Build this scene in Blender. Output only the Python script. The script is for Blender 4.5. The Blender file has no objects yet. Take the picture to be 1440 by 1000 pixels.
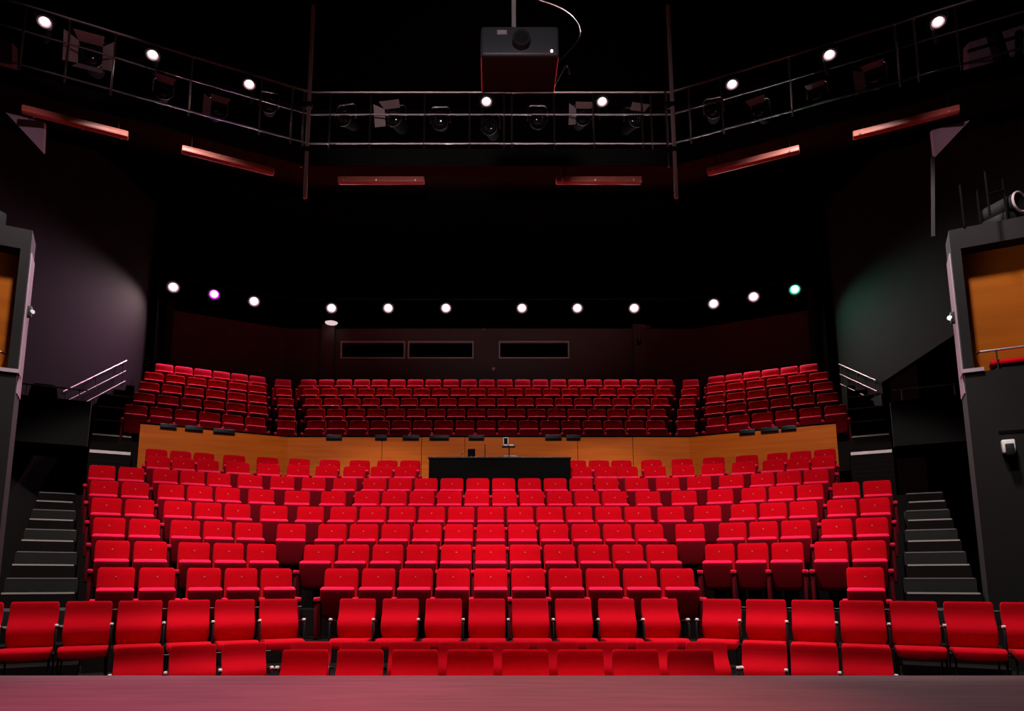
import bpy, bmesh, math, random
from mathutils import Vector, Matrix
random.seed(7)
S = bpy.context.scene
COL = S.collection
EYE = 1.57                      # height of the lens above the stalls floor
PHI = math.radians(28)          # angle of the side blocks
SP, CP = math.sin(PHI), math.cos(PHI)
R = math.radians

# ------------------------------------------------------------------ materials
def mat(name, col, rough=0.6, metal=0.0, noise=0.0, nscale=30, emit=None, estr=0.0, spec=0.4, sheen=0.0, bump=0.0):
    m = bpy.data.materials.new(name); m.use_nodes = True
    nt = m.node_tree; b = nt.nodes['Principled BSDF']
    b.inputs['Base Color'].default_value = (*col, 1)
    b.inputs['Roughness'].default_value = rough
    b.inputs['Metallic'].default_value = metal
    b.inputs['Specular IOR Level'].default_value = spec
    if sheen:
        b.inputs['Sheen Weight'].default_value = sheen
        b.inputs['Sheen Tint'].default_value = (1, .35, .4, 1)
    if noise or bump:
        tc = nt.nodes.new('ShaderNodeTexCoord'); n = nt.nodes.new('ShaderNodeTexNoise')
        n.inputs['Scale'].default_value = nscale; n.inputs['Detail'].default_value = 5
        nt.links.new(tc.outputs['Object'], n.inputs['Vector'])
        if noise:
            r = nt.nodes.new('ShaderNodeMapRange')
            r.inputs['To Min'].default_value = 1 - noise; r.inputs['To Max'].default_value = 1 + noise
            nt.links.new(n.outputs['Fac'], r.inputs['Value'])
            v = nt.nodes.new('ShaderNodeVectorMath'); v.operation = 'SCALE'
            v.inputs[0].default_value = col
            nt.links.new(r.outputs['Result'], v.inputs['Scale'])
            nt.links.new(v.outputs['Vector'], b.inputs['Base Color'])
        if bump:
            bp = nt.nodes.new('ShaderNodeBump'); bp.inputs['Strength'].default_value = bump
            nt.links.new(n.outputs['Fac'], bp.inputs['Height']); nt.links.new(bp.outputs['Normal'], b.inputs['Normal'])
    if emit:
        b.inputs['Emission Color'].default_value = (*emit, 1)
        b.inputs['Emission Strength'].default_value = estr
    return m

def wood(name, c1, c2, axis_scale=(0.6, 0.6, 9)):
    m = bpy.data.materials.new(name); m.use_nodes = True
    nt = m.node_tree; b = nt.nodes['Principled BSDF']; b.inputs['Roughness'].default_value = .5
    tc = nt.nodes.new('ShaderNodeTexCoord'); mp = nt.nodes.new('ShaderNodeMapping')
    mp.inputs['Scale'].default_value = axis_scale
    b.inputs['Specular IOR Level'].default_value = .08
    n = nt.nodes.new('ShaderNodeTexNoise'); n.inputs['Scale'].default_value = 1.3; n.inputs['Detail'].default_value = 6
    r = nt.nodes.new('ShaderNodeValToRGB')
    r.color_ramp.elements[0].position = .3; r.color_ramp.elements[0].color = (*c1, 1)
    r.color_ramp.elements[1].position = .7; r.color_ramp.elements[1].color = (*c2, 1)
    nt.links.new(tc.outputs['Object'], mp.inputs['Vector']); nt.links.new(mp.outputs['Vector'], n.inputs['Vector'])
    nt.links.new(n.outputs['Fac'], r.inputs['Fac']); nt.links.new(r.outputs['Color'], b.inputs['Base Color'])
    return m

M = dict(
    red=mat('red_fabric', (.48, .0006, .0062), .95, noise=.10, nscale=14, spec=.04, sheen=.04),
    edge=mat('red_lit_edge', (.86, .006, .058), .85, spec=.15, sheen=.1),  # bright pinkish red stands for light falling on the pad edges
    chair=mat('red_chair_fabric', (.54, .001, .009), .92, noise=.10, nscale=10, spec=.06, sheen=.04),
    under=mat('red_shaded_underside', (.17, .0006, .006), .9, noise=.1, nscale=12, spec=.1),  # red darkened for the shade under the tipped-up pads
    armred=mat('red_lit_arm', (.80, .005, .045), .8, spec=.15, sheen=.1),  # brighter red puts the lamplight from above into the armrests
    shell=mat('seat_shell', (.035, .004, .005), .7, spec=.15),
    sidered=mat('red_gap_shade', (.085, .001, .004), .9, spec=.1),  # side panels darkened for the shade in the gaps between seats
    button=mat('seat_button', (.62, .14, .10), .5, spec=.4),
    black=mat('black_metal', (.008, .007, .008), .55, spec=.25),
    matt=mat('matt_black', (.0035, .003, .003), .95, spec=.02),
    carpet=mat('black_carpet', (.010, .007, .007), .95, noise=.3, nscale=40, spec=.05),
    tread=mat('grey_step', (.0155, .0138, .0138), .8, noise=.2, nscale=8, spec=.2),
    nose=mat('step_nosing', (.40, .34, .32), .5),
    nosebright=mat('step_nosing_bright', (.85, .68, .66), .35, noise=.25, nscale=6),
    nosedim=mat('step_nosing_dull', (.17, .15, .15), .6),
    steel=mat('rail_steel', (.62, .52, .50), .3, metal=1.0),
    darksteel=mat('dark_steel', (.22, .18, .18), .36, metal=1.0),
    arm=mat('pale_arm', (.80, .74, .68), .35, spec=.6),
    wallgrey=mat('wall_plaster', (.027, .0215, .0215), .9, noise=.12, nscale=1.2, spec=.15),
    wallback=mat('wall_dark', (.15, .115, .11), .95, noise=.15, nscale=2, spec=.05),
    tower=mat('tower_panel', (.0080, .0063, .0062), .85, noise=.15, nscale=2, spec=.2),
    purple=mat('lit_wall_tint', (.34, .25, .30), .85, noise=.08, nscale=3, spec=.1),  # purplish lamplight mixed into the colour of these wall pieces
    frame=mat('frame_grey', (.20, .18, .18), .6),
    winframe=mat('window_frame_pale', (.72, .68, .68), .5),
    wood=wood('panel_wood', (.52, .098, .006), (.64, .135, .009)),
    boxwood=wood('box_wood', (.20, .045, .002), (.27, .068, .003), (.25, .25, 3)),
    batten=mat('batten_red_bounce', (.50, .13, .10), .4, noise=.25, nscale=6),  # housing reddened for the bounce from the red seats
    glint=mat('batten_clip', (.9, .8, .78), .2, metal=.7),
    glass=mat('booth_glass', (.004, .004, .004), .15, spec=.3),
    proj=mat('projector_case', (.024, .025, .029), .5),
    undershade=mat('projector_under_shade', (.014, .003, .003), .85, spec=.05),  # darkened and reddened for shade and red bounce from the seats
    pole=mat('pole_grey', (.55, .40, .40), .4),
    white=mat('white_plastic', (.72, .68, .66), .5),
    flap=mat('barn_door_flap', (.50, .38, .39), .55),
    lens=mat('dark_lens', (.01, .01, .012), .08, spec=.8),
    lamp=mat('lamp_white', (1, 1, 1), .3, emit=(1, .86, .88), estr=14),
    lampcat=mat('lamp_catwalk', (1, 1, 1), .3, emit=(1, .88, .88), estr=14),
    magenta=mat('lamp_magenta', (1, .4, 1), .3, emit=(1, .62, 1.0), estr=6),
    halo=mat('lamp_glow', (.6, .4, .45), .3, emit=(1, .52, .60), estr=.6),  # emitting lens rims imitate the bloom around white, magenta and teal lamps
    halomagenta=mat('lamp_glow_magenta', (.6, .2, .6), .3, emit=(.60, .02, .60), estr=1.3),
    haloteal=mat('lamp_glow_teal', (.2, .6, .5), .3, emit=(.02, .62, .40), estr=1.1),
    teal=mat('lamp_teal', (.4, 1, .8), .3, emit=(.62, 1, .86), estr=5),
    dish=mat('dish_lamp', (.8, .75, .75), .4, emit=(1, .82, .84), estr=.7),
    led=mat('led_small', (1, .6, .6), .3, emit=(1, .55, .5), estr=5),
    ledwhite=mat('led_white', (1, 1, 1), .3, emit=(.9, .95, 1), estr=1.2),
)

def stage_mat():
    m = mat('stage_floor', (.17, .13, .135), .8, spec=.06)
    nt = m.node_tree; b = nt.nodes['Principled BSDF']
    tc = nt.nodes.new('ShaderNodeTexCoord'); mp = nt.nodes.new('ShaderNodeMapping')
    mp.inputs['Scale'].default_value = (1.2, 9, 1)
    n = nt.nodes.new('ShaderNodeTexNoise'); n.inputs['Scale'].default_value = 1.1; n.inputs['Detail'].default_value = 8
    r = nt.nodes.new('ShaderNodeValToRGB')
    r.color_ramp.elements[0].position = .3; r.color_ramp.elements[0].color = (.16, .100, .105, 1)
    r.color_ramp.elements[1].position = .75; r.color_ramp.elements[1].color = (.22, .138, .145, 1)
    nt.links.new(tc.outputs['Object'], mp.inputs['Vector']); nt.links.new(mp.outputs['Vector'], n.inputs['Vector'])
    nt.links.new(n.outputs['Fac'], r.inputs['Fac']); nt.links.new(r.outputs['Color'], b.inputs['Base Color'])
    return m
M['stage'] = stage_mat()

# ------------------------------------------------------------------ mesh building
class MB:
    def __init__(self): self.bm = bmesh.new()
    def _add(self, bm2, mx=None):
        if mx is not None: bm2.transform(mx)
        me = bpy.data.meshes.new('t'); bm2.to_mesh(me); bm2.free(); self.bm.from_mesh(me); bpy.data.meshes.remove(me)
        return self
    def box(self, x0, x1, y0, y1, z0, z1, bev=0.0, seg=2, mx=None):
        b = bmesh.new(); bmesh.ops.create_cube(b, size=1)
        for v in b.verts:
            v.co = Vector(((x0+x1)/2 + v.co.x*(x1-x0), (y0+y1)/2 + v.co.y*(y1-y0), (z0+z1)/2 + v.co.z*(z1-z0)))
        if bev: bmesh.ops.bevel(b, geom=b.edges[:], offset=bev, segments=seg, affect='EDGES', profile=.5)
        return self._add(b, mx)
    def cyl(self, p0, p1, r0, r1=None, n=12):
        p0, p1 = Vector(p0), Vector(p1); r1 = r0 if r1 is None else r1
        d = p1-p0; b = bmesh.new()
        bmesh.ops.create_cone(b, cap_ends=True, segments=n, radius1=r0, radius2=r1, depth=d.length)
        q = Vector((0, 0, 1)).rotation_difference(d.normalized())
        return self._add(b, Matrix.Translation((p0+p1)/2) @ q.to_matrix().to_4x4())
    def tube(self, pts, r, n=8, closed=False):
        pts = [Vector(p) for p in pts]; rings = []; L = len(pts); up = None
        for i, p in enumerate(pts):
            a = pts[i-1] if (i > 0 or closed) else p; c = pts[(i+1) % L] if (i < L-1 or closed) else p
            t = (c-a).normalized()
            if up is None:
                up = Vector((0, 0, 1)) if abs(t.z) < .9 else Vector((1, 0, 0))
            u = t.cross(up).normalized(); w = u.cross(t).normalized(); up = w
            rings.append([self.bm.verts.new(p + r*(math.cos(2*math.pi*k/n)*u + math.sin(2*math.pi*k/n)*w)) for k in range(n)])
        for i in range(L if closed else L-1):
            A, B = rings[i], rings[(i+1) % L]
            for k in range(n): self.bm.faces.new((A[k], A[(k+1) % n], B[(k+1) % n], B[k]))
        if not closed:
            self.bm.faces.new(rings[0][::-1]); self.bm.faces.new(rings[-1])
        return self
    def loft(self, loops):
        rs = [[self.bm.verts.new(p) for p in l] for l in loops]; n = len(rs[0])
        for A, B in zip(rs, rs[1:]):
            for k in range(n): self.bm.faces.new((A[k], A[(k+1) % n], B[(k+1) % n], B[k]))
        self.bm.faces.new(rs[0][::-1]); self.bm.faces.new(rs[-1])
        return self
    def prism(self, poly, z0, z1):
        return self.loft([[(x, y, z0) for x, y in poly], [(x, y, z1) for x, y in poly]])
    def quadprism(self, a, b, c, d, off):
        off = Vector(off); P = [Vector(q) for q in (a, b, c, d)]
        return self.loft([P, [p+off for p in P]])
    def build(self, name, m, parent=None, smooth=True, angle=40):
        bmesh.ops.recalc_face_normals(self.bm, faces=self.bm.faces[:])
        me = bpy.data.meshes.new(name); self.bm.to_mesh(me); self.bm.free()
        me.materials.append(M[m] if isinstance(m, str) else m)
        if smooth:
            try: me.shade_smooth(); me.set_sharp_from_angle(angle=R(angle))
            except Exception: pass
        o = bpy.data.objects.new(name, me); COL.objects.link(o)
        if parent: o.parent = parent
        return o

def rrect(w, t, r, cx=0, cy=0, z=0, bulge=0.0, n=3):
    """rounded rectangle loop, width w along x, thickness t along y; its -y side bulged"""
    out = []
    for (sx, sy, a0) in ((1, 1, 0), (-1, 1, 90), (-1, -1, 180), (1, -1, 270)):
        for k in range(n+1):
            a = R(a0 + 90*k/n)
            out.append([cx + sx*(w/2-r) + r*math.cos(a), cy + sy*(t/2-r) + r*math.sin(a), z])
        if sx == -1 and sy == -1:
            for f in (.25, .5, .75):
                x = -(w/2-r) + f*(w-2*r)
                out.append([cx+x, cy-t/2, z])
    if bulge:
        for p in out:
            if p[1] < cy: p[1] -= bulge*(1-((p[0]-cx)/(w/2))**2)
    return out

def tag(o, label=None, cat=None, group=None, kind=None):
    if label: o['label'] = label
    if cat: o['category'] = cat
    if group: o['group'] = group
    if kind: o['kind'] = kind
    return o
def empty(name, loc=(0, 0, 0), rz=0):
    o = bpy.data.objects.new(name, None); COL.objects.link(o); o.location = loc; o.rotation_euler.z = rz
    o.empty_display_size = .1
    return o
def struct(mb, name, m, parent=None, smooth=False):
    o = mb.build(name, m, parent, smooth)
    if parent is None: o['kind'] = 'structure'
    return o
KIDS = {}
def copy_tree(o, parent=None):
    c = o.copy(); COL.objects.link(c); c.parent = parent
    for ch in KIDS.get(o.name, []):
        copy_tree(ch, c)
    return c
def register(o):
    KIDS[o.name] = list(o.children)
    for c in o.children: register(c)

ORD = ['zeroth', 'first', 'second', 'third', 'fourth', 'fifth', 'sixth', 'seventh', 'eighth', 'ninth', 'tenth', 'eleventh', 'twelfth', 'thirteenth',
       'fourteenth', 'fifteenth', 'sixteenth', 'seventeenth', 'eighteenth', 'nineteenth', 'twentieth']
def ordn(i):
    if i <= 20: return ORD[i]
    t = {2: 'twenty', 3: 'thirty'}[i//10]
    return t + ('' if i % 10 == 0 else '-' + ORD[i % 10]) if i % 10 else 'thirtieth'

# ------------------------------------------------------------------ camera
TH = math.atan(.16)
cam = bpy.data.cameras.new('camera'); camo = bpy.data.objects.new('camera', cam); COL.objects.link(camo)
camo.location = (0, 0, EYE); camo.rotation_euler = (math.pi/2 + TH, 0, 0)
cam.sensor_width = 36; cam.lens = 25.0; cam.shift_x = 30/1440; cam.shift_y = 155/1440
cam.clip_start = .05; cam.clip_end = 200
S.camera = camo
cth, sth = math.cos(TH), math.sin(TH)
def at(px, py, Y):
    """the point of the hall at distance Y (metres from the lens) seen at that place of the photograph"""
    v = (655-py)/1000; d = Y/(cth - v*sth)
    return Vector(((px-690)/1000*d, Y, EYE + d*(sth + v*cth)))

# ------------------------------------------------------------------ hall layout
CX, CY = 3.0, 10.6              # where the straight middle block turns into the side blocks
ROW, RISE, Z3 = .887, .395, .73
def wing(side, s, n, z=0.0):
    """side -1/+1; s metres outward along the side block; n metres behind its first row"""
    return Vector((side*(CX + s*CP + n*SP), CY - s*SP + n*CP, z))
def band(r0, r1, s0, s1, sl=None, sr=None):
    """plan outline of a mitred three-sided strip between offsets r0 and r1, wings reaching s0 / s1"""
    t = math.tan(PHI/2)
    f = [tuple(wing(-1, s0, r0)[:2]), (-(CX + r0*t), CY+r0), (CX + r0*t, CY+r0), tuple(wing(1, s0, r0)[:2])]
    b = [tuple(wing(1, s1, r1)[:2]), (CX + r1*t, CY+r1), (-(CX + r1*t), CY+r1), tuple(wing(-1, s1, r1)[:2])]
    return f + b
def tier_z(k): return Z3 + RISE*(k-3) if k < 10 else Z3 + RISE*6 + .29
def tier_s(k): return 2.53 + .07*(k-3)

# floor, stage
struct(MB().box(-14, 14, 5.9, 24, -.1, 0), 'floor', 'carpet')
STZ = EYE - .80
st = MB().box(-13, 13, -7, 6.2, 0, STZ)
struct(st, 'floor_stage', 'stage')
# low platform under the second row of loose chairs
t = math.tan(R(13))
C2, S2 = math.cos(R(26)), math.sin(R(26))
def cwing(side, x0, y0, s): return Vector((x0 + side*s*C2, y0 - s*S2, 0))
FZ = EYE - .241 - .88
pl = [cwing(-1, -2.41, 8.52, 4.6)[:2], (-2.41, 8.52), (2.65, 8.52), cwing(1, 2.65, 8.52, 4.6)[:2], (9.5, 9.6), (9, 10.4), (-9, 10.4), (-9.5, 9.6)]
struct(MB().prism([tuple(p) for p in pl], 0, FZ), 'floor_platform', 'carpet')
for k in range(3, 11):
    r0 = (k-3)*ROW - .62; r1 = r0 + ROW if k < 10 else r0 + 1.5
    s0 = tier_s(k) if k < 9 else 2.0
    struct(MB().prism(band(r0, r1, s0, s0), 0, tier_z(k)), 'floor_tier_%d' % (k-2), 'carpet')

# ------------------------------------------------------------------ tip-up theatre seat
def seat_parts(root, both=False, pitch=.55, w=.47):
    b = MB(); L = []
    for z, ww, tt, y in ((.40, .40, .05, -.045), (.43, w-.03, .075, -.04), (.50, w, .085, -.03), (.70, w, .085, 0), (.88, w, .08, .017), (.955, w-.005, .075, .026),
                         (.985, w-.025, .055, .031), (1.0, w-.07, .03, .034)):
        L.append(rrect(ww, tt, min(.02, tt*.4), 0, y, z, bulge=.018))
    k = b.loft(L).build('backrest', 'red', root)
    k.data.materials.append(M['shell'])
    for f in k.data.polygons:             # dark shell on the rear of the back
        if f.normal.y > .5: f.material_index = 1
    p = MB(); L = []
    for u, ww, tt in ((0, .34, .05), (.02, w-.06, .075), (.08, w-.02, .095), (.40, w, .105), (.44, w-.005, .10), (.458, w-.03, .07), (.465, w-.07, .04)):
        L.append(rrect(ww, tt, min(.022, tt*.4), 0, 0, u))
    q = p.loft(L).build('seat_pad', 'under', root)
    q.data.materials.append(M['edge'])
    for f in q.data.polygons:             # brighter red where light hits edge and top, darker for the shaded underside
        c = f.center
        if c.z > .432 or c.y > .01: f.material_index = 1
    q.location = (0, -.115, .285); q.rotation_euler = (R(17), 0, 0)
    bt = MB().cyl((0, -.051, .872), (0, -.034, .874), .011, .011, 10).build('number_button', 'button', root)
    for sx in ((-1, 1) if both else (-1,)):
        x = sx*pitch/2
        a = MB()
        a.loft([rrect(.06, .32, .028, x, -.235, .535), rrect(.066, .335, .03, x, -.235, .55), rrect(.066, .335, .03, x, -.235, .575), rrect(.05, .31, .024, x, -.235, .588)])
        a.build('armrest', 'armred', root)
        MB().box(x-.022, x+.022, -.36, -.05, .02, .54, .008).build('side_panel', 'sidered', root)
        MB().box(x-.03, x+.03, -.34, -.04, 0, .03, .006).build('foot', 'black', root)

protos = {}
def proto(both, pitch):
    key = (both, round(pitch, 2))
    if key not in protos:
        o = empty('theatre_seat', (0, 0, -50)); seat_parts(o, both, key[1], min(.49, key[1]-.055)); register(o); protos[key] = [o, False]
    return protos[key]
def place_seat(x, y, z, rz, label, group, pitch=.55, both=False):
    p = proto(both, pitch)
    o = copy_tree(p[0]) if p[1] else p[0]
    p[1] = True
    o.name = 'theatre_seat'
    o.location = (x, y, z); o.rotation_euler.z = rz
    tag(o, label, 'theatre seat', group)
    return o

# stalls rows 3..10 (stepped rows one to eight behind the loose chairs)
def row_layout(k):
    """list of (x, y, rot, pitch, both) left to right"""
    r = (k-3)*ROW
    n = 11 if k <= 6 else 10
    cen = [((i-(n-1)/2)*.55, CY+r, 0, .55, i == n-1 or i == 0) for i in range(n)]
    arcn = {3: 0, 4: 0, 5: 1, 6: 2, 7: 3, 8: 4, 9: 5, 10: 5}[k]
    half = n*.275
    nw = 5 if k <= 8 else 3
    wp = .496 if k <= 8 else .487
    st = -.10 + .068*(k-3) if k <= 8 else .37
    ss = [st + wp*(i+.5) + (.1 if i >= 3 else 0) for i in range(nw)]
    # corner seats, evenly along the bend between the middle block and the side block
    e0 = Vector((half+.03, CY+r)); e2 = Vector(wing(1, st-.03, r)[:2]); e1 = Vector((CX + r*math.tan(PHI/2), CY+r))
    left_arc = []
    for j in range(arcn):
        u = (j+.5)/arcn
        q = e0*(1-u)**2 + e1*2*u*(1-u) + e2*u*u
        left_arc.append((q.x, q.y, PHI*u))
    def W(side):
        o = []
        for i, s in enumerate(ss):
            p = wing(side, s, r); o.append((p.x, p.y, -side*PHI, wp, (side == 1 and i in (len(ss)-1, 2)) or (side == -1 and i in (0, 3))))
        return o
    L = W(-1)[::-1] + [(-x, y, a, .54, True) for x, y, a in left_arc[::-1]]
    Rr = [(x, y, -a, .54, True) for x, y, a in left_arc] + W(1)
    return L, cen, Rr

BAL = 0
for k in range(3, 11):
    L, cen, Rr = row_layout(k)
    if k == 3:
        cen = cen[1:]
        Rr = [Rr[-1]]
        Rr[0] = (*Rr[0][:4], True)
    if k == 8: Rr = Rr[:-2]
    if k in (9, 10):
        cen = [(c[0]+(.12 if c[0] > 0 else 0), *c[1:4], -2 < c[0] < 0) for c in cen if not (-1.75 < c[0] < 1.72)]
    seq = L + cen + Rr
    rowname = ['first', 'second', 'third', 'fourth', 'fifth', 'sixth', 'seventh', 'eighth'][k-3]
    for i, (x, y, rz, pt, both) in enumerate(seq):
        place_seat(x, y, tier_z(k), rz, 'red tip-up seat, %s from left, %s stepped row behind the loose chairs' % (ordn(i+1), rowname),
                   'tip-up seats in the stepped stalls', pt, both)

# ------------------------------------------------------------------ balcony
BY = [18.51, 19.34, 20.17, 21.0, 21.82]
BZ = [EYE + 3.18 + .52*i for i in range(5)]
BCX = [5.31, 5.55, 5.85, 6.15, 6.45]
BOFF = -.12
NC = [17, 18, 19, 20, 21]; NW = [6, 6, 6, 6, 6]
def bwing(i, side, s, n=0, z=0):
    return Vector((BOFF*0 + side*(BCX[i] + s*CP + n*SP) + BOFF, BY[i] - s*SP + n*CP, z))
def balcony_band(i, f, b, send):
    t = math.tan(PHI/2)
    P = lambda n: [tuple(bwing(i, -1, send, n)[:2]), (-(BCX[i]+n*t)+BOFF, BY[i]+n), ((BCX[i]+n*t)+BOFF, BY[i]+n), tuple(bwing(i, 1, send, n)[:2])]
    return P(f) + P(b)[::-1]
for i in range(5):
    struct(MB().prism(balcony_band(i, -.55, .30 if i < 4 else 1.3, 3.95), BZ[i]-.7, BZ[i]), 'floor_balcony_%d' % (i+1), 'carpet')
for i in range(5):
    seq = []
    pc = 2*(BCX[i]-.52)/NC[i]
    wp = .56 if i < 4 else .53
    cen = [((j-(NC[i]-1)/2)*pc + BOFF, BY[i], 0, pc, j == NC[i]-1) for j in range(NC[i])]
    lw, rw = [], []
    for j in range(NW[i]):
        for side, lst in ((-1, lw), (1, rw)):
            p = bwing(i, side, .52 + wp*(j+.5))
            lst.append((p.x, p.y, -side*PHI, wp, (side == -1 and j == 0) or (side == 1 and j == NW[i]-1)))
    lc = [(-(BCX[i])+BOFF, BY[i]-.01, PHI/2, .50, True)]; rc = [(BCX[i]+BOFF, BY[i]-.01, -PHI/2, .50, True)]
    seq = lw[::-1] + lc + cen + rc + rw
    if i < 4:
        for j, (x, y, rz, pt, both) in enumerate(seq):
            place_seat(x, y, BZ[i], rz, 'dark red tip-up seat, %s from left, %s balcony row above the wood panelling' % (ordn(j+1), ORD[i+1]),
                       'tip-up seats in the balcony', round(pt, 2), both)
    else:
        # back row: beyond the three hundred individual seats, one object
        tmp = empty('tmp_source'); seat_parts(tmp, False, .55, .49)
        bpy.context.view_layer.update()
        b = MB(); mats = []
        for c in tmp.children:
            for (x, y, rz, pt, both) in seq:
                t2 = bmesh.new(); t2.from_mesh(c.data)
                off = len(mats)
                for f in t2.faces: f.material_index += off
                b._add(t2, Matrix.Translation((x, y, BZ[i])) @ Matrix.Rotation(rz, 4, 'Z') @ c.matrix_basis)
            mats += list(c.data.materials)
        o = b.build('theatre_seats', mats[0])
        o.data.materials.clear()
        for m_ in mats: o.data.materials.append(m_)
        tag(o, 'dim red tip-up seats of the last balcony row along the back wall', 'theatre seats', None, 'stuff')
        for c in list(tmp.children): bpy.data.objects.remove(c)
        bpy.data.objects.remove(tmp)

# balcony front of wood panelling
PZ0, PZ1 = 2.6, EYE + 3.565
pc = (5.08, 17.7)
def panel_seg(a, b, nm, m='wood'):
    a, b = Vector((*a, 0)), Vector((*b, 0)); d = (b-a).normalized(); n = Vector((-d.y, d.x, 0))
    if n.y < 0: n = -n
    return MB().prism([tuple(a[:2]), tuple(b[:2]), tuple((b+n*.12)[:2]), tuple((a+n*.12)[:2])], PZ0, PZ1)
pe = lambda side: (side*(pc[0]+3.37*CP)+BOFF/2, pc[1]-3.37*SP)
bf = empty('wall_balcony_front', (0, 0, 0)); bf['kind'] = 'structure'
struct(panel_seg((-pc[0]+BOFF/2, pc[1]), (pc[0]+BOFF/2, pc[1]), ''), 'front_panel', 'wood', bf)
struct(panel_seg(pe(-1), (-pc[0]+BOFF/2, pc[1]), ''), 'side_panelling', 'wood', bf)
struct(panel_seg((pc[0]+BOFF/2, pc[1]), pe(1), ''), 'side_panelling', 'wood', bf)
cap = MB()
A = [(*pe(-1), PZ1), (-pc[0]+BOFF/2, pc[1], PZ1), (pc[0]+BOFF/2, pc[1], PZ1), (*pe(1), PZ1)]
for a, b in zip(A, A[1:]):
    a, b = Vector(a), Vector(b); d = (b-a).normalized(); n = Vector((-d.y, d.x, 0))
    cap.prism([tuple((a-n*.01)[:2]), tuple((b-n*.01)[:2]), tuple((b+n*.14)[:2]), tuple((a+n*.14)[:2])], PZ1+.0, PZ1+.035)
struct(cap, 'capping', 'matt', bf)
joints = MB()
for x in (-2.75, -1.75, -.65, 2.2, 3.6): joints.box(x-.006, x+.006, pc[1]-.004, pc[1]+.01, PZ0, PZ1)
struct(joints, 'panel_joint', 'matt', bf)
# small black blocks set along the top of the wood panelling
k = 0
for px, w_ in ((240, .36), (276, .40), (318, .50), (470, 0.4), (536, .30), (578, .42), (618, .5), (670, .4), (778, .42), (806, .36), (1054, .36), (1086, .40), (1112, .34)):
    if px < 407: base = at(px, 604, pc[1]); s = None
    side = -1 if px < 407 else (1 if px > 960 else 0)
    if side == 0:
        x = (px-690)/1000*18.05; p = Vector((x, pc[1]+.0, PZ1)); rz = 0
    else:
        best = min((abs((Vector((side*(pc[0]+s_*CP), pc[1]-s_*SP)).x/((pc[1]-s_*SP)*cth+3.6*sth)*1000+690)-px), s_) for s_ in [q*.02 for q in range(170)])[1]
        p = Vector((side*(pc[0]+best*CP)+BOFF/2, pc[1]-best*SP, PZ1)); rz = -side*PHI
    e = empty('black_block', p, rz); k += 1
    MB().box(-w_/2, w_/2, -.05, -.012, -.085, .05, .012).build('housing', 'black', e)
    MB().box(-w_/2+.02, w_/2-.02, -.056, -.046, -.07, -.04, .002).build('face_strip', 'matt', e)
    tag(e, 'small black block on the wooden balcony front, %s from the left end' % ordn(k), 'light fitting', 'black blocks on the balcony front')

# ------------------------------------------------------------------ loose chairs on the floor
def chair_parts(root, pitch, left_arm=False):
    b = MB(); L = []
    prof = ((.39, .42, .05, -.030), (.42, .45, .055, -.038), (.47, .46, .06, -.050), (.53, .465, .06, -.062), (.575, .465, .06, -.062), (.61, .465, .06, -.046), (.645, .465, .06, -.018), (.68, .465, .06, .010),
            (.715, .465, .058, .028), (.76, .463, .052, .036), (.81, .46, .048, .037), (.855, .457, .042, .035), (.873, .44, .034, .035), (.88, .41, .02, .035))
    for z, w, tt, y in prof: L.append(rrect(w, tt, min(.018, tt*.4), 0, y, z, bulge=-.012))
    b.loft(L).build('backrest', 'chair', root)
    s = MB(); L = []
    for y, w, z0, z1 in ((-.03, .38, .365, .385), (-.05, .44, .35, .40), (-.15, .465, .345, .407), (-.34, .465, .34, .418), (-.44, .465, .33, .420), (-.50, .46, .315, .412), (-.525, .44, .315, .392), (-.53, .40, .33, .38)):
        lp = []
        for q in rrect(w, z1-z0, min(.018, (z1-z0)*.4), 0, (z0+z1)/2, 0): lp.append((q[0], y, q[1] + (-.022*(1-(q[0]/(w/2))**2))))
        L.append(lp)
    s.loft(L).build('seat', 'chair', root)
    for sx in (-1, 1):
        MB().tube([(sx*.215, -.44, .325), (sx*.222, -.46, .2), (sx*.225, -.47, .0)], .011).build('leg', 'black', root)
        MB().tube([(sx*.215, .02, .60), (sx*.22, -.01, .37), (sx*.225, .06, .0)], .011).build('leg', 'black', root)
    MB().tube([(-.215, -.44, .327), (.215, -.44, .327)], .010).tube([(-.215, -.02, .332), (.215, -.02, .332)], .010).tube([(-.215, -.44, .327), (-.215, -.01, .327)], .01).tube([(.215, -.44, .327), (.215, -.01, .327)], .01).build('seat_frame', 'black', root)
    for sx in ((-1, 1) if left_arm else (1,)):
        x = sx*(pitch/2-.012)
        a = MB().tube([(x, -.02, .60), (x, -.20, .628), (x, -.33, .62), (x, -.36, .57), (x, -.35, .38)], .012).build('armrest', 'black', root)
        MB().loft([rrect(.034, .07, .012, x, -.315, .628), rrect(.036, .075, .014, x, -.315, .640), rrect(.03, .06, .012, x, -.315, .652)]).build('armrest_tip', 'arm', a)
    if .51 < pitch < .53:
        x = pitch/2
        MB().box(x-.026, x+.026, .045, .056, .776, .787, .003).build('row_clip', 'frame', root)

cprotos = {}
def place_chair(p, z, rz, label, group, pitch, la):
    key = (round(pitch, 3), la)
    if key not in cprotos:
        o = empty('row_chair', (0, 0, -60)); chair_parts(o, *key); register(o); cprotos[key] = o
    else:
        o = copy_tree(cprotos[key])
    o.location = (p[0], p[1], z); o.rotation_euler.z = rz
    tag(o, label, 'chair', group)

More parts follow.
